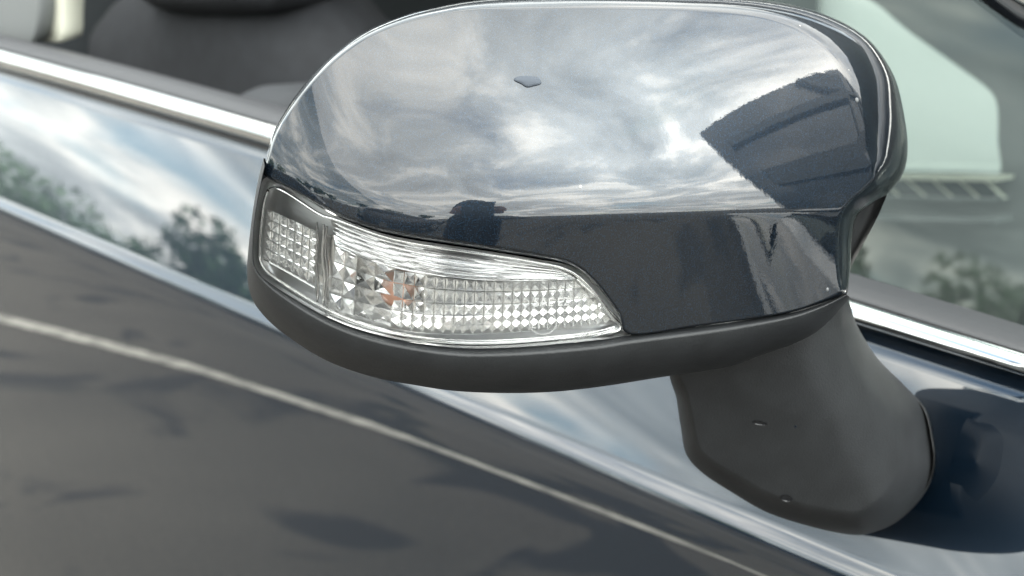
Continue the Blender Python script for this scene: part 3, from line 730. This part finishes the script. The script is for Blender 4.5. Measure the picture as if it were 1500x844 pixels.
# photographer bending over the phone, seen in the shell's reflection
def person():
    p = empty('person', (0.95, -1.05, 0), 'person in dark jacket leaning in and holding up a phone', 'person')
    J = {'pel': (1.00,-1.05,.46,.15), 'wst': (.95,-1.01,.62,.15), 'chs': (.84,-.93,.86,.165), 'nk0': (.77,-.87,1.07,.075), 'nk': (.74,-.84,1.13,.06),
         'hpl': (1.06,-1.14,.44,.10), 'knl': (.82,-1.24,.12,.068), 'anl': (1.14,-1.40,.08,.045), 'tol': (1.24,-1.46,.04,.04),
         'hpr': (.96,-.95,.44,.10), 'knr': (.66,-.74,.48,.068), 'anr': (.78,-.84,.09,.045), 'tor': (.66,-.76,.04,.04),
         'shl': (.95,-1.06,1.02,.07), 'ell': (.80,-.93,.76,.048), 'wrl': (.53,-.66,1.03,.032),
         'shr': (.68,-.76,1.02,.07), 'elr': (.62,-.64,.78,.048), 'wrr': (.47,-.55,1.03,.032)}
    E = [('pel','wst'),('wst','chs'),('chs','nk0'),('nk0','nk'),('pel','hpl'),('hpl','knl'),('knl','anl'),('anl','tol'),('pel','hpr'),('hpr','knr'),('knr','anr'),('anr','tor'),('chs','shl'),('shl','ell'),('ell','wrl'),('chs','shr'),('shr','elr'),('elr','wrr')]
    names = list(J); me = bpy.data.meshes.new('body')
    me.from_pydata([Vector(J[k][:3])-Vector(p.location) for k in names], [(names.index(a), names.index(b)) for a, b in E], [])
    me.materials.append(simple('jacket', (0.012, 0.02, 0.04), 0.8))
    o = link(bpy.data.objects.new('body', me), p)
    o.modifiers.new('skin', 'SKIN'); me.skin_vertices[0].data[0].use_root = True
    for i, k in enumerate(names): me.skin_vertices[0].data[i].radius = (J[k][3],)*2
    s = o.modifiers.new('sub', 'SUBSURF'); s.levels = s.render_levels = 2
    SK = simple('skin', (0.55, 0.30, 0.22), 0.5)
    # head turned towards the phone
    bm = bmesh.new(); bmesh.ops.create_uvsphere(bm, u_segments=28, v_segments=20, radius=1)
    for v in bm.verts:
        x, y, z = v.co
        jaw = 1-0.22*max(0, -z); v.co = (x*.092*jaw+(0.012 if x > 0 and -0.5 < z < 0 else 0), y*.076*jaw, z*.118)
        if x > .8 and abs(y) < .25 and -.35 < z < .1: v.co.x += 0.016
        if x > .6 and abs(abs(y)-.4) < .15 and 0 < z < .25: v.co.x -= 0.006
    h = bm_obj('head', bm, SK, p, sm=True); h.location = Vector((.69,-.79,1.21))-Vector(p.location); h.rotation_euler = (0, rad(12), rad(140))
    bm = bmesh.new(); bmesh.ops.create_uvsphere(bm, u_segments=24, v_segments=16, radius=1)
    bmesh.ops.delete(bm, geom=[v for v in bm.verts if v.co.z < -.1 or (v.co.x > .55 and v.co.z < .35)], context='VERTS')
    bmesh.ops.transform(bm, matrix=Matrix.Diagonal((.101, .085, .127, 1)), verts=bm.verts)
    hr = bm_obj('hair', bm, simple('hair', (0.02, 0.014, 0.01), 0.7), p, sm=True); hr.location = h.location; hr.rotation_euler = h.rotation_euler
    # two hands round the phone: palm and five fingers each
    for side, w in ((1, (.52,-.66,1.06)), (-1, (.47,-.56,1.06))):
        c = Vector(CAM)-Vector(FD)*0.02
        edge = c+Vector(RT)*(0.042*side)
        w = Vector(w); pts = []; ed = []; rd = []
        def add(q, r): pts.append(q-Vector(p.location)); rd.append(r); return len(pts)-1
        iw = add(w, .03); pm = add(w.lerp(edge, .6), .024); kn = add(edge, .02); ed += [(iw, pm), (pm, kn)]
        for k in range(4):
            z = Vector(UP)*(0.030-0.020*k); a1 = add(edge+z-Vector(FD)*0.0+Vector(RT)*0.012*side, .0095); a2 = add(edge+z+Vector(FD)*0.004-Vector(RT)*(0.012+0.004*(k % 2))*side-Vector(FD)*0.004, .0085)
            ed += [(kn, a1), (a1, a2)]
        t1 = add(w.lerp(edge, .7)-Vector(FD)*0.02, .011); t2 = add(edge-Vector(RT)*0.03*side-Vector(FD)*0.025, .009); ed += [(pm, t1), (t1, t2)]
        mh = bpy.data.meshes.new('hand'); mh.from_pydata(pts, ed, []); mh.materials.append(SK)
        ho = link(bpy.data.objects.new('hand', mh), p); ho.modifiers.new('skin', 'SKIN'); mh.skin_vertices[0].data[0].use_root = True
        for i, r in enumerate(rd): mh.skin_vertices[0].data[i].radius = (r, r)
        s = ho.modifiers.new('sub', 'SUBSURF'); s.levels = s.render_levels = 1
    return p
person()
bm = bmesh.new(); box(bm, (-.036, -.075, -.012), (.036, .075, -.003))
ph = bm_obj('phone', bm, GLOSSBLACK, bevel=0.003); ph.matrix_world = Matrix.Translation(Vector(CAM)-Vector(FD)*0.012) @ m3.to_4x4()
tag(ph, 'black phone held up by the photographer', 'phone')

# drops and grit sitting on the shell
CHIP = simple('dried_drop', (0.06, 0.07, 0.085), 0.7, spec=0.2)
def drop(u, v, outline, thick, mat, label):
    P = crom([(u+a, v+b) for a, b in outline], 40, closed=True); c = np.array([u, v]); R = []
    for s, h in ((0.03, 1), (0.5, .9), (0.8, .6), (0.95, .3), (1.0, -.1)):
        q = c+(P-c)*s; R.append(W(q[:, 0], q[:, 1], face(q[:, 0], q[:, 1])-thick*h))
    G = np.array(R); o = mesh_obj('dried_drop', G.reshape(-1, 3), grid_faces(5, 40, True)+[tuple(range(40))[::-1]], mat)
    return tag(o, label, 'drop')
drop(773, 119, [(-21,-2),(-14,-7),(0,-8),(14,-6),(19,-1),(20,4),(10,7),(-1,9),(-10,4)], 0.0009, CHIP, 'grey leaf-shaped dried drop on top of the navy shell')

BEAD = simple('bead_of_dirt_water', (0.10, 0.105, 0.11), 0.08)
for (u, v, r, lab) in ((1255, 147, 3.4, 'tiny bead of water on the bright inner edge of the shell'), (1212, 424, 2.6, 'tiny bead of water low on the dark band near the foot')):
    uu = np.array([[float(u)]]); vv = np.array([[float(v)]])
    c = W(uu, vv, face(uu, vv)+edge_roll(uu, vv, OUT))[0, 0]
    bm = bmesh.new(); bmesh.ops.create_uvsphere(bm, u_segments=16, v_segments=10, radius=1)
    bmesh.ops.transform(bm, matrix=m3.to_4x4() @ Matrix.Diagonal((r*MPX, r*MPX*1.25, r*MPX*0.6, 1)), verts=bm.verts)
    o = bm_obj('water_bead', bm, BEAD, sm=True); o.location = c
    tag(o, lab, 'drop')
